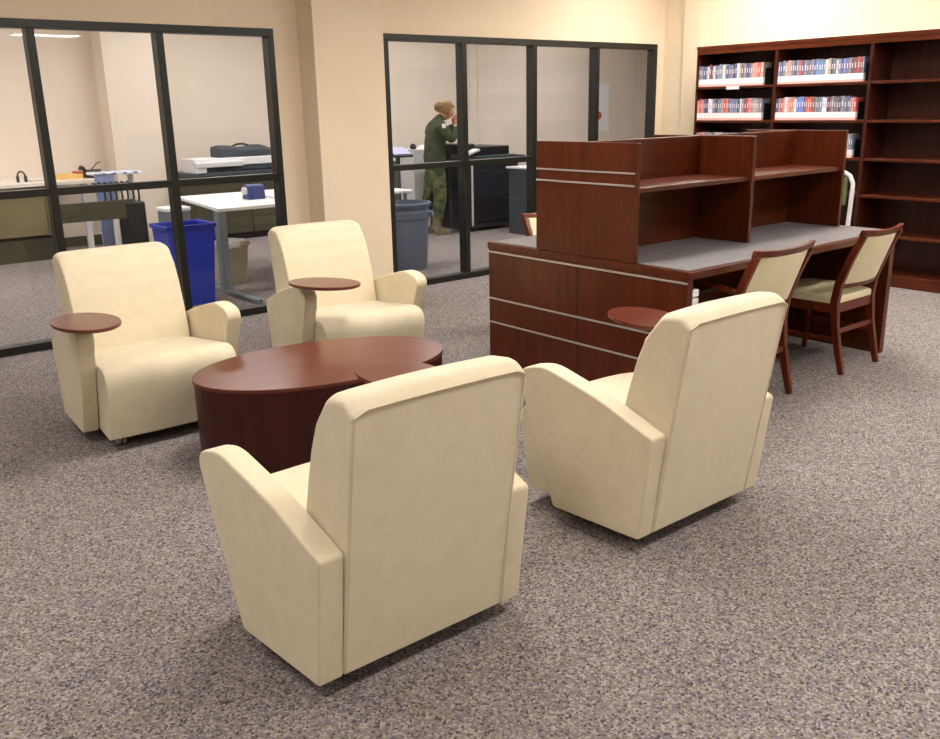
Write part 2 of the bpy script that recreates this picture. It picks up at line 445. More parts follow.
box('panel_seam', M['black'], -.0012, .002, K(3.32), K(3.322), .78, TZ-.002, t, 0)
# under desk cable tray with its white power outlets
box('cable_tray', M['black'], .05, .55, .16, .26, .60, .62, t, .002)
for z in (.655, .612): box('power_outlet', M['white'], .055, .125, .035, .11, z-.017, z+.017, t, .003)
box('outlet_bracket', M['black'], .045, .16, .108, .18, .59, .735, t, .002)

# ------------------------------------------------------------------ wooden desk chairs
def make_chair(label, loc, rz, w=.45, arms=False, group='cherry reading chairs at the study desk'):
    t = thing('reading_chair', label, 'chair', loc, rz, group)
    F = M['fabric_chair']; Wd = M['wood_chair']; h = w/2
    post = [(0, -.03, 0), (0, .0, .12), (0, .035, .28), (0, .05, .42), (0, .035, .53), (0, -.02, .68), (0, -.085, .822)]
    tp = [.72, .85, .95, 1.05, 1, .9, .8]
    for s in (-1, 1):
        bm = bmesh.new(); sweep(bm, [(s*(h-.018), y, z) for _, y, z in post], .034, .045, tp)
        link('rear_leg', bm, Wd, t, .004)
    for s in (-1, 1):
        bm = bmesh.new(); sweep(bm, [(s*(h-.0+.0), .46, 0), (s*(h-.0), .46, .40)], .038, .038, [.7, 1])
        link('front_leg', bm, Wd, t, .004)
    def strip(name, y0, z0, x0, n, bow, wd, ht, mat, tilt=0, par=t):
        bm = bmesh.new(); rings = []
        for i in range(n+1):
            u = -1+2*i/n; x = x0*u; y = y0-bow*(1-u*u)
            rings.append([bm.verts.new((x, y+a*wd/2+tilt*b_*ht/2, z0+b_*ht/2 + (.012*(u*u) if name == 'crest_rail' else 0))) for a, b_ in ((-1, -1), (1, -1), (1, 1), (-1, 1))])
        for a, b_ in zip(rings, rings[1:]):
            for k in range(4): bm.faces.new((a[k], a[(k+1) % 4], b_[(k+1) % 4], b_[k]))
        bm.faces.new(rings[0][::-1]); bm.faces.new(rings[-1])
        return link(name, bm, mat, par, .006, 3)
    strip('crest_rail', -.079, .822, h, 12, .03, .03, .036, Wd, -.4)
    strip('lower_rail', .032, .515, h-.03, 10, .025, .024, .03, Wd, -.3)
    # upholstered back pad
    bm = bmesh.new()
    us = [-1+2*i/10 for i in range(11)]; prof = rounded([(-.016, .528), (-.016, .81), (.018, .81), (.018, .528)], [.008]*4, 3)
    def padf(u, y, z):
        lean = .028 - .40*(z-.565); lean = .034-.108*(max(0, z-.52)/.30)**1.15
        return (u*(h-.034), y+lean-.028*(1-u*u)+ (.006*(1-u*u) if y > 0 else -.006*(1-u*u)), z+.012*u*u*(1 if z > .7 else 0))
    loft(bm, prof, us, padf); link('back_pad', bm, F, t, .006, 2, ang=50)
    # seat rails, cushion
    for s in (-1, 1):
        bm = bmesh.new(); obox(bm, (s*(h-.018), .05, .385), (s*h, .46, .385), .024, .055); link('seat_rail', bm, Wd, t, .003)
    bm = bmesh.new(); obox(bm, (-h, .465, .385), (h, .465, .385), .024, .055); link('seat_rail', bm, Wd, t, .003)
    bm = bmesh.new(); obox(bm, (-h+.02, .045, .385), (h-.02, .045, .385), .024, .055); link('seat_rail', bm, Wd, t, .003)
    prof = rounded([(.035, .413), (.035, .445), (.26, .462), (.47, .452), (.495, .413)], [.005, .02, .2, .03, .01], 5)
    bm = bmesh.new(); loft(bm, prof, us, lambda u, y, z: (u*(h-.004+.012*min(1, y/.4)), y, z+(.012*(1-u**4) if z > .43 else 0)))
    link('seat', bm, F, t, .014, 3, ang=50)
    for s in (-1, 1):
        bm = bmesh.new(); obox(bm, (s*(h-.018), .02, .20), (s*h, .46, .20), .016, .026); link('stretcher', bm, Wd, t, .003)
    bm = bmesh.new(); obox(bm, (-h+.02, .025, .25), (h-.02, .025, .25), .016, .028); link('stretcher', bm, Wd, t, .003)
    if arms:
        for s in (-1, 1):
            bm = bmesh.new(); sweep(bm, [(s*(h+.005), .01, .635), (s*(h+.012), .14, .655), (s*(h+.012), .32, .65)], .042, .024)
            a = link('armrest', bm, Wd, t, .005)
            bm = bmesh.new(); sweep(bm, [(s*(h+.008), .30, .44), (s*(h+.012), .28, .64)], .03, .03); link('arm_post', bm, Wd, t, .004)
    return t
make_chair('cherry wood armchair with cream pad at the desk, behind the right lounge chair', (4.065, 2.565, 0), 0.0, .52, True)
make_chair('armless cherry wood chair with cream pad at the desk end nearest the bookcase', (5.045, 2.56, 0), 0.0, .44)
make_chair('cherry and cream chair on the far side of the desk, only its back corner showing', (4.345, 4.41, 0), PI, .45)

# ------------------------------------------------------------------ bookcase
BX, BXb = 7.545, 7.90
t = thing('bookcase', 'tall cherry wood bookcase along the right wall, half its shelves empty', 'bookcase', (BX, 5.715, 0))
SH = (.087, .42, .746, 1.052, 1.366, 1.679)
UP = (5.715, 4.845, 3.955, 3.065, 2.175)
dy = lambda y: y-5.715
for y in UP: box('upright', M['wood_case'], 0, .35, dy(y)-.014, dy(y)+.014 if y != 5.715 else 0, 0, 2.03, t, .002)
box('back_panel', M['wood_case'], .335, .352, dy(2.175), -.0, .0, 2.03, t, 0)
box('top_panel', M['wood_y'], -.006, .355, dy(2.16), .004, 2.03, 2.06, t, .003)
box('top_rail', M['wood_y'], -.002, .018, dy(2.175), 0, 1.985, 2.03, t, .002)
box('kick_board', M['wood_y'], .004, .022, dy(2.175), 0, 0, .085, t, .002)
for a, b in zip(UP, UP[1:]):
    for z in SH:
        s = box('shelf', M['wood_y'], .003, .335, dy(b)+.014, dy(a)-.014, z-.012, z+.010, t, .002)
        if a == 5.715 and z == 1.679:
            box('shelf_label', M['white'], -.002, .003, dy(5.36), dy(5.22), z-.022, z+.008, s, .0005)
# books
def bookmats():
    cols = dict(grey=(132, 132, 148), navy=(86, 92, 132), slate=(110, 114, 132), black=(78, 74, 88), pink=(214, 140, 136), red=(190, 92, 88),
                white=(214, 212, 224), tan=(172, 156, 136), blue=(108, 130, 196), teal=(110, 144, 162), orange=(206, 126, 98), maroon=(132, 78, 84), brown=(118, 98, 94))
    return {k: plain('spine_'+k, srgb(*v), .45, var=.35, scale=40) for k, v in cols.items()}
BM = bookmats(); M['pinkband'] = plain('pink_band', srgb(228, 176, 168), .5); M['page'] = plain('white_spine_label', srgb(236, 228, 232), .5)
meshes = {}
def book_mesh(col, w, h, d):
    key = (col, round(w, 3), round(h, 3))
    if key in meshes: return meshes[key]
    bm = bmesh.new()
    x0 = 0
    abox(bm, x0, d, 0, w, .068, h, 0)            # cover
    abox(bm, x0-.0, d, 0, w, .02, .068, 1)      # white label wraps the foot of the spine
    abox(bm, x0, d, 0, w, 0, .02, 2)
    abox(bm, x0+.004, d-.0, .003, w-.003, h-.004, h+.0005, 1)
    abox(bm, x0-.0006, x0+.002, w*.35, w*.6, h*.58, h*.80, 1 if col not in ('white', 'pink') else 2)
    me = bpy.data.meshes.new('book'); bm.to_mesh(me); bm.free()
    for mm in (BM[col], M['page'], M['pinkband']): me.materials.append(mm)
    meshes[key] = me; return me
names = list(BM)
ordw = lambda n: '%d%s' % (n, 'th' if 10 <= n % 100 <= 20 else {1: 'st', 2: 'nd', 3: 'rd'}.get(n % 10, 'th'))
def books(y_start, y_end, z, where, group, palette, w0=.022, h0=.19):
    y = y_start; i = 0
    while y - w0 > y_end:
        col = palette[i] if i < len(palette) else random.choice(['grey', 'navy', 'slate', 'black', 'brown', 'tan', 'teal', 'grey', 'slate'])
        w = random.choice((w0-.003, w0, w0+.004)); h = h0+random.choice((-.006, 0, .004, .008))
        o = bpy.data.objects.new('book', book_mesh(col, w, h, .13)); C.objects.link(o)
        o.location = (BX+.018+random.choice((0, .003, .006)), y-w, z+.0105)
        tag(o, '%s book, %s from left %s' % (col, ordw(i+1), where.replace('on the', 'on').replace('of the', 'of')), 'book', group)
        y -= w+.0006; i += 1
    return y
g, n_, s_, k_, p_, r_, w_, tn, bl, te, og, mr, br = 'grey', 'navy', 'slate', 'black', 'pink', 'red', 'white', 'tan', 'blue', 'teal', 'orange', 'maroon', 'brown'
rows = [
 (5.698, 4.975, 1.679, 'on the top shelf of the left bay', [s_, g, n_, s_, w_, mr, br, w_, n_, g, te, tn, w_, g, n_, s_, g, k_, n_, w_, tn, br, g, k_, n_, g, p_, p_, og, r_]),
 (5.698, 4.975, 1.366, 'on the second shelf of the left bay', [p_, r_, p_, n_, k_, w_, w_, g, s_, k_, g, te, p_, r_, og, n_, bl, g, s_, te, k_, w_, g, mr, r_, p_, g, tn, tn, g]),
 (5.698, 5.30, 1.052, 'on the third shelf of the left bay', [g, p_, r_, p_, g, te, g, tn, k_, g, n_, w_, k_, g, g, w_]),
 (4.828, 4.01, 1.679, 'on the top shelf of the middle bay', [g, n_, s_, tn, p_, g, s_, k_, g, r_, n_, g, br, s_, g, n_, te, bl, te, g, w_, tn, k_, s_, w_, g, n_, bl, s_, g, mr, br, r_, mr]),
 (4.828, 4.06, 1.366, 'on the second shelf of the middle bay', [k_, g, r_, p_, w_, p_, og, tn, w_, bl, bl, bl, n_, r_, og, r_, br, g, s_, te, w_, w_, k_, mr, g, br, s_, k_, g, s_, n_, g, p_, r_]),
 (4.30, 4.05, 1.052, 'on the third shelf of the middle bay', [w_, g, tn, w_, g, k_, w_, w_, w_]),
]
ends = []
for a, b, z, wh, pal in rows:
    y = books(a, b, z, wh, 'library books '+wh, pal); ends.append((y, z, wh))
for y, z, wh in ends:
    e = thing('bookend', 'black metal bookend closing the row of books '+wh, 'bookend', (BX+.05, y-.004, z+.0105), 0, 'black bookends')
    box('upright_plate', M['black'], -.0, .11, -.003, 0, 0, .15, e, .001)
    box('foot_plate', M['black'], 0, .11, -.03, -.003, 0, .003, e, .0005)
# slim white stand between the desk end and the bookcase
t = thing('display_stand', 'slim white curved-top stand with green card between desk end and bookcase', 'stand', (7.2, 3.835, 0))
bm = bmesh.new(); tube(bm, [(0, .0, .02), (0, .0, .5), (0, -.01, .80), (0, -.01, .88), (0, .02, .94), (0, .07, .965), (0, .12, .96)], .018, 12)
link('curved_post', bm, M['offwhite'], t)
box('green_card', M['green'], -.012, .012, .035, .16, .70, .93, t, .004)
box('stand_base', M['offwhite'], -.14, .14, -.14, .14, 0, .02, t, .006)

# ------------------------------------------------------------------ office behind the glass
# long counter along the far wall, left
t = thing('office_counter', 'long pale counter with olive cabinet front along the far office wall', 'counter', (-2.0, 10.6, 0))
box('worktop', M['counter'], 0, 5.25, 0, .93, .81, .85, t, .004)
box('cabinet_body', M['olive'], .02, 4.78, .06, .9, .28, .81, t, .004)
box('kick_board', M['olive_dark'], .02, 4.78, .10, .9, 0, .24, t, .002)
for x in (1.0, 2.1, 3.2, 4.68): box('door_edge', M['olive_dark'], x, x+.012, .052, .062, .3, .79, t, .001)
box('counter_leg', M['offwhite'], 5.1, 5.16, .1, .16, 0, .81, t, .003)
# low dark bench in front of the counter, with its rods
t = thing('dark_bench_rack', 'dark low rack with curved upright rods beyond the left window', 'rack', (2.2, 9.6, 0))
box('side_panel', M['olive_dark'], .35, 1.1, 0, .04, .50, .69, t, .004)
box('end_block', M['black'], 1.0, 1.2, -.02, .32, .0, .66, t, .02, 3)
for x in (.86,): box('leg', M['offwhite'], x, x+.05, 0, .05, 0, .50, t, .003)
for k in range(7):
    bm = bmesh.new(); x = .78+k*.058
    tube(bm, [(x+.02, .02, .64), (x+.03, .02, .72), (x+.03, .03, .79), (x+.005, .08, .84), (x-.04, .16, .865)], .011, 8)
    link('rod', bm, M['black'], t)
# striped board stack
t = thing('striped_board', 'pale blue board with white striped top leaning beside the dark rack', 'board', (3.0, 9.85, 0))
box('board', M['paleblue'], 0, .2, 0, .03, .0, .95, t, .004)
box('top_sheet', M['white'], .02, .50, .0, .34, .93, .955, t, .003)
for k in range(4): box('stripe', M['paleblue'], .08+k*.11, .12+k*.11, -.002, .342, .931, .957, t, .001)
box('support_leg', M['offwhite'], .4, .45, .15, .2, 0, .93, t, .003)
# small things on the counter
t = thing('headphones', 'small dark hoop-shaped headset standing at the left end of the counter', 'headset', (2.53, 10.85, .85))
bm = bmesh.new(); tube(bm, [(.038*math.cos(a), 0, .065+.05*math.sin(a)) for a in [PI*k/10 for k in range(11)]], .009, 8); link('headband', bm, M['black'], t)
for s in (-1, 1): box('ear_cup', M['black'], s*.04-.012, s*.04+.012, -.03, .03, 0, .07, t, .008, 3)
t = thing('paper_tray', 'yellow folder stack with a red end on the counter', 'folder', (2.88, 10.85, .85))
box('folder', M['yellow'], 0, .30, 0, .24, 0, .055, t, .004); box('red_clip', M['red'], .24, .31, .02, .2, .055, .075, t, .004)
t = thing('desk_telephone', 'black desk telephone at the right end of the pale counter', 'telephone', (3.22, 10.8, .85))
bm = bmesh.new(); loft(bm, [(0, 0), (0, .03), (.2, .09), (.2, 0)], [0, 1], lambda u, y, z: (u*.2, y, z)); link('body', bm, M['black'], t, .006)
bm = bmesh.new(); tube(bm, [(-.02, .05, .09), (-.02, .08, .11), (-.02, .16, .12), (-.02, .2, .1)], .022, 8); link('handset', bm, M['black'], t)
bm = bmesh.new(); tube(bm, [(.08, .15, .08), (.16, .15, .16), (.2, .15, .17)], .006, 6); link('cord', bm, M['black'], t)
t = thing('paper_cup', 'tiny white paper stack on the counter beside the headset', 'paper', (2.62, 10.8, .85))
box('sheet_stack', M['offwhite'], 0, .12, 0, .16, 0, .018, t, .002)

# second dark cabinet with large scanner
t = thing('dark_cabinet', 'dark cabinet under the white wide-format printer in the office', 'cabinet', (4.35, 10.55, 0))
box('body', M['olive_dark'], 0, 3.0, .04, .65, .08, .80, t, .005)
box('cabinet_top', M['darkgrey'], -.02, 3.02, 0, .66, .80, .84, t, .004)
box('kick_board', M['black'], .03, 2.97, .08, .6, 0, .08, t, .002)
for x in (.74, 1.49, 2.24): box('door_edge', M['black'], x, x+.012, .033, .042, .1, .79, t, .001)
t = thing('wide_format_printer', 'long white wide-format printer on the dark cabinet', 'printer', (4.42, 10.62, .84))
box('body', M['white'], 0, 1.42, .02, .42, .07, .165, t, .012, 3)
box('front_lip', M['offwhite'], .0, .62, -.02, .03, .06, .12, t, .008, 3)
box('underside_shade', M['darkgrey'], .05, 1.15, .03, .40, .012, .07, t, .003)  # dark grey block standing in for the shaded gap under the printer body
for x in (0, 1.2): box('end_foot', M['white'], x, x+.14, .0, .4, 0, .08, t, .004)
t = thing('dark_bag', 'lumpy dark bag lying on top of the white wide-format printer', 'bag', (4.76, 10.68, 1.005))
prof = rounded([(0, 0), (0, .13), (.26, .13), (.26, 0)], [.02, .06, .06, .02], 5)
bm = bmesh.new(); loft(bm, prof, [i/12 for i in range(13)], lambda u, y, z: (u*1.0, y+.02*math.sin(u*9), z*(1-.55*max(0, u-.55)/.45)*(1+.12*math.sin(u*14))))
link('bag_body', bm, M['darkgrey'], t, .02, 3)
bm = bmesh.new(); tube(bm, [(.2+.03*k, .12, .11+.045*math.sin(PI*k/10)) for k in range(11)], .012, 8); link('handle', bm, M['black'], t)
t = thing('wall_phone', 'small black handset at the right end of the wide-format printer', 'telephone', (5.88, 10.72, .84))
box('base', M['black'], 0, .12, 0, .16, 0, .06, t, .006)
bm = bmesh.new(); tube(bm, [(.06, .08, .05), (.05, .08, .16), (.07, .08, .25)], [.02, .012, .02], 8); link('handset', bm, M['black'], t)

# white adjustable table
t = thing('white_work_table', 'white topped table on grey T legs behind the left window', 'table', (3.24, 7.39, 0))
bm = bmesh.new(); vs = []
for z in (.72, .75):
    vs.append([bm.verts.new((x, y, z)) for x, y in ((0, 0), (1.35, 0), (1.35, 1.4), (.22, 1.45))])
bm.faces.new(vs[0][::-1]); bm.faces.new(vs[1])
for k in range(4): bm.faces.new((vs[0][k], vs[0][(k+1) % 4], vs[1][(k+1) % 4], vs[1][k]))
link('table_top', bm, M['white'], t, .006)
for x in (.04, 1.15):
    box('column', M['greymetal'], x-.03, x+.035, .02, .14, .03, .72, t, .006)
    box('foot', M['greymetal'], x-.03, x+.035, -.56, .55, .0, .035, t, .006)
t = thing('tape_dispenser', 'blue desk device with pale roll on the white table', 'dispenser', (3.78, 7.9, .75))
bm = bmesh.new(); loft(bm, rounded([(0, 0), (.02, .13), (.11, .14), (.15, 0)], [.01, .03, .03, .01], 4), [0, 1], lambda u, y, z: (u*.17, y, z)); link('body', bm, M['navyblue'], t, .008)
bm = bmesh.new(); tube(bm, [(-.03, .06, .08), (0, .06, .08)], .035, 16); link('roll', bm, M['offwhite'], t)
t = thing('paper_pad', 'white paper pad lying beside the blue device on the white table', 'paper', (4.02, 7.85, .75))
box('sheets', M['white'], 0, .16, 0, .2, 0, .012, t, .001)
t = thing('black_pencil_holder', 'dark holder at the right end of the white table', 'holder', (4.26, 8.0, .75))
bm = bmesh.new(); lathe(bm, [(0, 0), (.075, 0), (.085, .15), (.075, .15), (.068, .02), (0, .02)], n=24); link('cup', bm, M['darkgrey'], t)
bm = bmesh.new()
for k in range(4): tube(bm, [(.03*math.cos(k*1.6), .03*math.sin(k*1.6), .02), (.05*math.cos(k*1.6), .05*math.sin(k*1.6), .19)], .006, 6)
link('pens', bm, M['black'], t)
bm = bmesh.new(); tube(bm, [(4.0, 7.388, .72), (4.02, 7.38, .5), (4.12, 7.36, .25), (4.2, 7.35, .02), (4.4, 7.4, .012)], .006, 6)
tag(link('power_cord', bm, M['black']), 'thin dark cord hanging from the white table to the floor', 'cord')

def open_bin(name, label, cat, loc, w0, d0, w1, d1, h, mat, rz=0, wall=.008, rim=.012):
    t = thing(name, label, cat, loc, rz)
    bm = bmesh.new()
    def ring(w, d, z): return [bm.verts.new((sx*w/2, sy*d/2, z)) for sx, sy in ((-1, -1), (1, -1), (1, 1), (-1, 1))]
    rs_ = [ring(w0, d0, 0), ring(w1, d1, h), ring(w1-2*wall, d1-2*wall, h), ring(w0-2*wall, d0-2*wall, .02)]
    for a, b_ in zip(rs_, rs_[1:]):
        for k in range(4): bm.faces.new((a[k], a[(k+1) % 4], b_[(k+1) % 4], b_[k]))
    bm.faces.new(rs_[0][::-1]); bm.faces.new(rs_[3])
    link('body', bm, mat, t, .004)
    bm = bmesh.new()
    for a in ((-w1/2-rim, w1/2+rim, -d1/2-rim, -d1/2+.004), (-w1/2-rim, w1/2+rim, d1/2-.004, d1/2+rim), (-w1/2-rim, -w1/2+.004, -d1/2, d1/2), (w1/2-.004, w1/2+rim, -d1/2, d1/2)):
        abox(bm, a[0], a[1], a[2], a[3], h-.03, h+.004)
    link('rim', bm, mat, t, .003)
    return t
open_bin('recycling_bin', 'tall blue recycling bin behind the left window glass', 'bin', (2.88, 7.31, 0), .31, .30, .40, .36, .665, M['bluebin'])
wb = open_bin('waste_basket', 'small beige waste basket lined with white bag under the white table', 'bin', (3.53, 7.93, 0), .25, .19, .31, .25, .38, M['beigebin'])
bm = bmesh.new(); lathe(bm, [(.165, .33), (.182, .365), (.178, .392), (.15, .395), (.135, .36), (.12, .25), (0, .2)], n=20, sx=1, sy=.82)
for v_ in bm.verts: v_.co.z += random.uniform(-.008, .008)
link('bag_liner', bm, M['bag'], wb)
t = thing('storage_tub', 'pale grey tub with white lid beyond the blue recycling bin', 'tub', (3.48, 9.25, 0))
box('tub_body', M['greymetal'], 0, .26, 0, .24, 0, .56, t, .01); box('lid', M['white'], -.01, .27, -.01, .25, .56, .60, t, .01, 3)

# round grey trash can
t = thing('round_trash_can', 'large round grey trash can behind the second window', 'bin', (5.16, 7.36, 0))
bm = bmesh.new(); lathe(bm, [(0, 0), (.205, 0), (.215, .02), (.236, .49), (.252, .51), (.252, .57), (.243, .585), (.246, .63), (.238, .63), (.232, .56), (.2, .03), (0, .03)], n=48)
link('can_body', bm, M['greybin'], t, ang=30)
bm = bmesh.new(); lathe(bm, [(.238, .625), (.268, .62), (.274, .638), (.266, .656), (.24, .658), (.238, .625)], n=48); link('rim', bm, M['greybin'], t, ang=50)
for s in (-1, 1):
    a = math.radians(-38) if s > 0 else math.radians(142)
    bm = bmesh.new(); obox(bm, (.24*math.cos(a), .24*math.sin(a), .54), (.285*math.cos(a), .285*math.sin(a), .54), .11, .055); link('handle', bm, M['greybin'], t, .01)

# copier
t = thing('photocopier', 'large black photocopier behind the second window', 'copier', (7.14, 8.93, 0))
box('cabinet', M['dark'], 0, .98, 0, .66, .04, .86, t, .01, 3)
box('scanner_bed', M['darkgrey'], -.02, .92, -.02, .66, .86, .95, t, .01, 3)
box('lid', M['black'], .28, .86, .04, .62, .95, 1.06, t, .015, 3)
box('document_feeder', M['black'], .02, .30, .06, .6, .95, 1.10, t, .02, 3)
box('side_tray', M['darkgrey'], .92, 1.18, .08, .5, .90, .925, t, .005)
for z in (.28, .46): box('paper_drawer', M['black'], .04, .94, -.012, .002, z-.16, z, t, .004)
box('side_rail', M['offwhite'], .16, .185, -.03, -.012, .08, .86, t, .003)
for x in (.06, .86):
    for y in (.06, .56):
        bm = bmesh.new(); tube(bm, [(x, y, .022), (x+.03, y, .022)], .022, 12); link('caster', bm, M['black'], t)
bm = bmesh.new(); obox(bm, (.02, -.05, .97), (.26, -.02, 1.03), .12, .03); link('control_panel', bm, M['offwhite'], t, .008)
bm = bmesh.new(); obox(bm, (.1, -.02, .90), (.1, .05, .98), .05, .03); link('panel_arm', bm, M['darkgrey'], t, .004)
# grey recycling cabinet near the copier
t = thing('grey_cabinet', 'slim grey cabinet with white sign on its face right of the photocopier', 'cabinet', (7.60, 8.22, 0))
box('body', M['darkgrey'], 0, .40, 0, .32, 0, .80, t, .008)
box('lid', M['offwhite'], -.03, .42, -.02, .34, .80, .825, t, .006)
box('front_sign', M['white'], .08, .36, -.004, .001, .64, .76, t, .001)
# left of person: white pedestal, monitor-like device, low white table
t = thing('white_pedestal', 'white upright pedestal left of the person in uniform', 'pedestal', (7.10, 9.86, 0))
box('body', M['offwhite'], 0, .17, 0, .4, 0, 1.02, t, .006); box('ledge', M['white'], .15, .42, .02, .3, .93, .96, t, .004)
box('support_panel', M['offwhite'], .17, .2, .02, .3, .0, .93, t, .003)
bm = bmesh.new(); lathe(bm, [(0, 0), (.035, 0), (.045, .04), (.025, .07), (0, .075)], cx=.07, cy=.1, n=16)
for v_ in bm.verts: v_.co.z += 1.02
link('knob', bm, M['black'], t)
bm = bmesh.new(); lathe(bm, [(0, .96), (.10, .96), (.13, .99), (.09, 1.05), (.03, 1.07), (0, 1.07)], cx=.30, cy=.15, n=20)
tg = link('bowl_shape', bm, M['bag'], None); tg.location = (7.10, 9.86, .001); tg.name = 'plastic_bag'
tag(tg, 'crumpled white plastic bag on the white pedestal ledge', 'bag')
t = thing('flat_display', 'small dark display with pale violet screen at the left edge of the second window', 'display', (6.12, 9.0, 0))
M['violet'] = plain('violet_screen', srgb(168, 164, 214), .3)
bm = bmesh.new(); obox(bm, (0, 0, 1.045), (.28, 0, 1.045), .25, .03, up=(0, -.4, 1)); link('housing', bm, M['dark'], t, .01)
bm = bmesh.new(); obox(bm, (.02, -.008, 1.066), (.26, -.008, 1.066), .20, .006, up=(0, -.4, 1)); link('screen', bm, M['violet'], t, .002)
box('stand', M['darkgrey'], .11, .15, -.02, .02, .02, 1.04, t, .004); box('stand_base', M['darkgrey'], .0, .26, -.12, .12, 0, .02, t, .004)
t = thing('low_white_table', 'low white side table beyond the round grey trash can', 'table', (5.0, 7.75, 0))
bm = bmesh.new(); loft(bm, rounded([(0, .70), (0, .73), (.5, .73), (.5, .70)], [0]*4), [0, 1], lambda u, y, z: (u*.55, y, z)); link('table_top', bm, M['white'], t, .01)
for x in (.04, .48):
    for y in (.04, .44): box('leg', M['greymetal'], x, x+.03, y, y+.03, 0, .70, t, .003)
# sign on far wall
t = thing('wall_notice', 'narrow white notice with red mark on the far office wall', 'notice', (12.36, YF-.02, 1.08))
box('sheet', M['white'], 0, .34, 0, .008, 0, .82, t, .001); bm = bmesh.new()
tube(bm, [(.09, -.003, .27), (.09, .002, .27)], .07, 24); link('red_mark', bm, M['red'], t)

# ------------------------------------------------------------------ person in uniform
PS = .985
def skin_chain(name, verts, edges, radii, mat, parent, root=0, sub=2):
    verts = [(x, y, z*PS) for x, y, z in verts]
    me = bpy.data.meshes.new(name); me.from_pydata(verts, edges, []); me.update()
    o = bpy.data.objects.new(name, me); C.objects.link(o); o.parent = parent
    me.materials.append(mat)
    o.modifiers.new('skin', 'SKIN').use_smooth_shade = True
    sd = me.skin_vertices[0].data if me.skin_vertices else None
    if sd is None:
        bm = bmesh.new(); bm.from_mesh(me); bm.verts.layers.skin.verify(); bm.to_mesh(me); bm.free(); sd = me.skin_vertices[0].data
    for i, r in enumerate(radii):
        sd[i].radius = (r, r) if not isinstance(r, tuple) else r
        sd[i].use_root = (i == root)
    s = o.modifiers.new('sub', 'SUBSURF'); s.levels = sub; s.render_levels = sub
    return o
# local: faces +x, person's right side is -y
P = thing('person', 'person in olive camouflage uniform with blond hair in a bun, hand raised to the face', 'person', (6.91, 9.15, 0), math.radians(-18))
V = [(0, 0, .93), (.0, 0, 1.08), (.03, 0, 1.24), (.04, 0, 1.36), (.07, 0, 1.43), (.12, 0, 1.48),      # 0 pelvis..5 neck top
     (.05, -.165, 1.335), (.16, -.23, 1.17), (.27, -.13, 1.34),                                        # 6 R shoulder,7 elbow,8 wrist
     (.05, .15, 1.33), (.17, .21, 1.17), (.30, .10, 1.36),                                           # 9 L
     (.0, -.09, .86), (.03, -.10, .50), (-.03, -.11, .12),                                            # 12 R leg
     (.0, .09, .86), (-.04, .11, .50), (-.14, .12, .13)]
Ed = [(0, 1), (1, 2), (2, 3), (3, 4), (4, 5), (3, 6), (6, 7), (7, 8), (3, 9), (9, 10), (10, 11), (0, 12), (12, 13), (13, 14), (0, 15), (15, 16), (16, 17)]
Rd = [(.15, .17), (.14, .165), (.145, .175), (.115, .14), .06, .05, .078, .062, .038, .078, .062, .038, .10, .072, .055, .10, .072, .055]
skin_chain('body', V, Ed, Rd, M['jacket'], P)
# trousers over the legs
skin_chain('trousers', [(0, 0, .95), (.0, 0, .84), (.0, -.09, .80), (.03, -.10, .50), (-.03, -.11, .17), (.0, .09, .80), (-.04, .11, .50), (-.135, .12, .18)],
           [(0, 1), (1, 2), (2, 3), (3, 4), (1, 5), (5, 6), (6, 7)], [(.135, .17), (.14, .17), .11, .088, .075, .11, .088, .075], M['camo'], P)
for k, (x, y, z, r) in enumerate(((-.03, -.11, 0, 0), (-.14, .12, 0, 0))):
    bm = bmesh.new()
    loft(bm, rounded([(-.045, 0), (-.045, .1), (.045, .1), (.045, 0)], [.01, .03, .03, .01], 4), [-.5, -.2, .2, .6, 1], lambda u, yy, z_: (x+.07+u*.13 - .03, y+yy, z_*(1 if u < .3 else (.8 if u < .8 else .55))))
    tube(bm, [(x, y, .06), (x, y, .22)], .055, 14)
    link('boot', bm, M['boot'], P, .008)
# head: skull with nose, ears, eyes, mouth
hx, hz = .165, 1.508
bm = bmesh.new(); bmesh.ops.create_uvsphere(bm, u_segments=24, v_segments=16, radius=.1)
for v_ in bm.verts:
    x, y, z = v_.co
    x *= .98; y *= .78; z *= 1.18
    if z < 0 and x > 0: x *= 1-.1*(-z/.118)
    if z < -.03 and x < 0: x *= .75
    f = max(0, 1-((y/.016)**2))*max(0, 1-((z+.012)/.028)**2) if x > .05 else 0
    x += .024*f
    v_.co = (x, y, z)
Rm = Matrix.Rotation(math.radians(22), 3, 'Y')
for v_ in bm.verts: v_.co = Rm @ v_.co + Vector((hx, 0, hz))
hd = link('head', bm, M['skin'], P, subsurf=1)
def hp(x, y, z): return Rm @ Vector((x, y, z)) + Vector((hx, 0, hz))
for s in (-1, 1):
    bm = bmesh.new(); bmesh.ops.create_uvsphere(bm, u_segments=10, v_segments=8, radius=.01)
    for v_ in bm.verts: v_.co += hp(.084, s*.03, .005)
    link('eye', bm, M['black'], hd)
    bm = bmesh.new(); bmesh.ops.create_uvsphere(bm, u_segments=10, v_segments=8, radius=.028)
    for v_ in bm.verts: v_.co = hp(v_.co.x*.7-.005, v_.co.y*.35+s*.079, v_.co.z-.01)
    link('ear', bm, M['skin'], hd)
bm = bmesh.new(); obox(bm, hp(.083, -.02, -.055), hp(.083, .02, -.055), .008, .006); link('mouth', bm, M['red'], hd, .002)
bm = bmesh.new(); bmesh.ops.create_uvsphere(bm, u_segments=24, v_segments=16, radius=.108)
kill = [v_ for v_ in bm.verts if (v_.co.x > .045 and v_.co.z < .045) or v_.co.z < -.06]
bmesh.ops.delete(bm, geom=kill, context='VERTS')
for v_ in bm.verts:
    x, y, z = v_.co; v_.co = hp(x*1.02, y*.84, z*1.16)
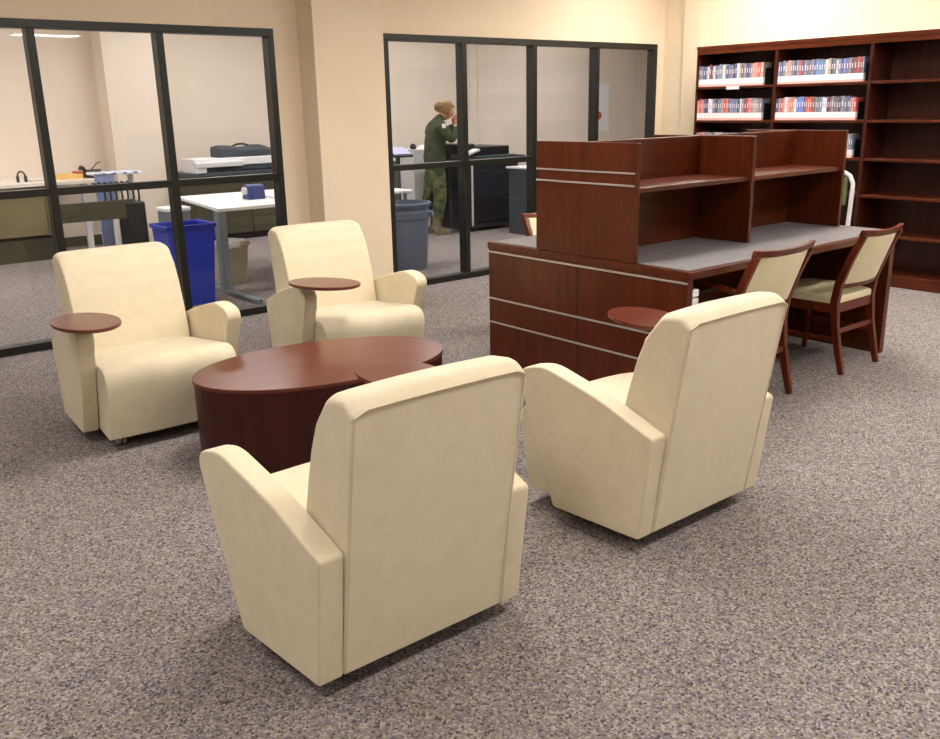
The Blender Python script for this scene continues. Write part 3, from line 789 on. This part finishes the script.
ha = link('hair', bm, M['hair'], P, subsurf=1); sol = ha.modifiers.new('thick', 'SOLIDIFY'); sol.thickness = .006
bm = bmesh.new(); bmesh.ops.create_uvsphere(bm, u_segments=16, v_segments=10, radius=.055)
for v_ in bm.verts: v_.co += hp(-.10, 0, .01)+Vector([random.uniform(-.007, .007) for _ in range(3)])
link('hair_bun', bm, M['hair'], P)
# hands with five fingers
def hand(side, wrist, out, palm_dir):
    w = Vector(wrist); d = Vector(out).normalized(); n = Vector(palm_dir).normalized(); s = d.cross(n).normalized()
    c = w+d*.045
    vs = [tuple(w), tuple(c), tuple(c+d*.035)]; es = [(0, 1), (1, 2)]; rs_ = [(.024, .024), (.036, .018), (.036, .016)]
    for k, (off, ln) in enumerate(((-.03, .06), (-.011, .072), (.009, .068), (.027, .052))):
        b0 = len(vs); p0 = c+d*.03+s*off; p1 = p0+d*ln*.55-n*.006; p2 = p1+d*ln*.4-n*.026
        vs += [tuple(p0), tuple(p1), tuple(p2)]; es += [(1, b0), (b0, b0+1), (b0+1, b0+2)]; rs_ += [.0095, .0088, .0075]
    b0 = len(vs); p0 = w+d*.025+s*-.03; p1 = p0-s*.028+d*.03-n*.01; p2 = p1+d*.028-n*.01
    vs += [tuple(p0), tuple(p1), tuple(p2)]; es += [(0, b0), (b0, b0+1), (b0+1, b0+2)]; rs_ += [.013, .011, .009]
    skin_chain('hand', [(x, y, z/PS) for x, y, z in vs], es, rs_, M['skin'], P, 0, 1)
hand(-1, (.27, -.13, 1.32), (.02, .22, 1), (1, .2, 0))
hand(1, (.30, .10, 1.34), (-.02, -.18, 1), (1, -.2, 0))
bm = bmesh.new(); obox(bm, (.02, -.252, 1.33), (.07, -.245, 1.335), .01, .05); link('shoulder_patch', bm, M['white'], P, .003)

# ------------------------------------------------------------------ camera
f_px, yaw, pitch, roll = 896.06, .680701, .285347, -.0203256
cam = bpy.data.cameras.new('camera'); co = bpy.data.objects.new('camera', cam); C.objects.link(co)
cam.sensor_fit = 'HORIZONTAL'; cam.sensor_width = 36; cam.lens = f_px/940*36
fwd = Vector((math.sin(yaw)*math.cos(pitch), math.cos(yaw)*math.cos(pitch), -math.sin(pitch)))
r = Vector((math.cos(yaw), -math.sin(yaw), 0)); u = r.cross(fwd)
c_, s__ = math.cos(roll), math.sin(roll)
r2 = c_*r+s__*u; u2 = -s__*r+c_*u
mat = Matrix((r2, u2, -fwd)).transposed().to_4x4(); mat.translation = (0, 0, 1.55)
co.matrix_world = mat
cam.clip_start = .05; cam.clip_end = 100
SC.camera = co

w = bpy.data.worlds.new('world'); SC.world = w; w.use_nodes = True
w.node_tree.nodes['Background'].inputs[0].default_value = (1, .95, .88, 1)
w.node_tree.nodes['Background'].inputs[1].default_value = .05
SC.view_settings.view_transform = 'Standard'; SC.view_settings.look = 'None'
SC.view_settings.exposure = 0.86; SC.view_settings.gamma = 1; SC.view_settings.use_curve_mapping = False
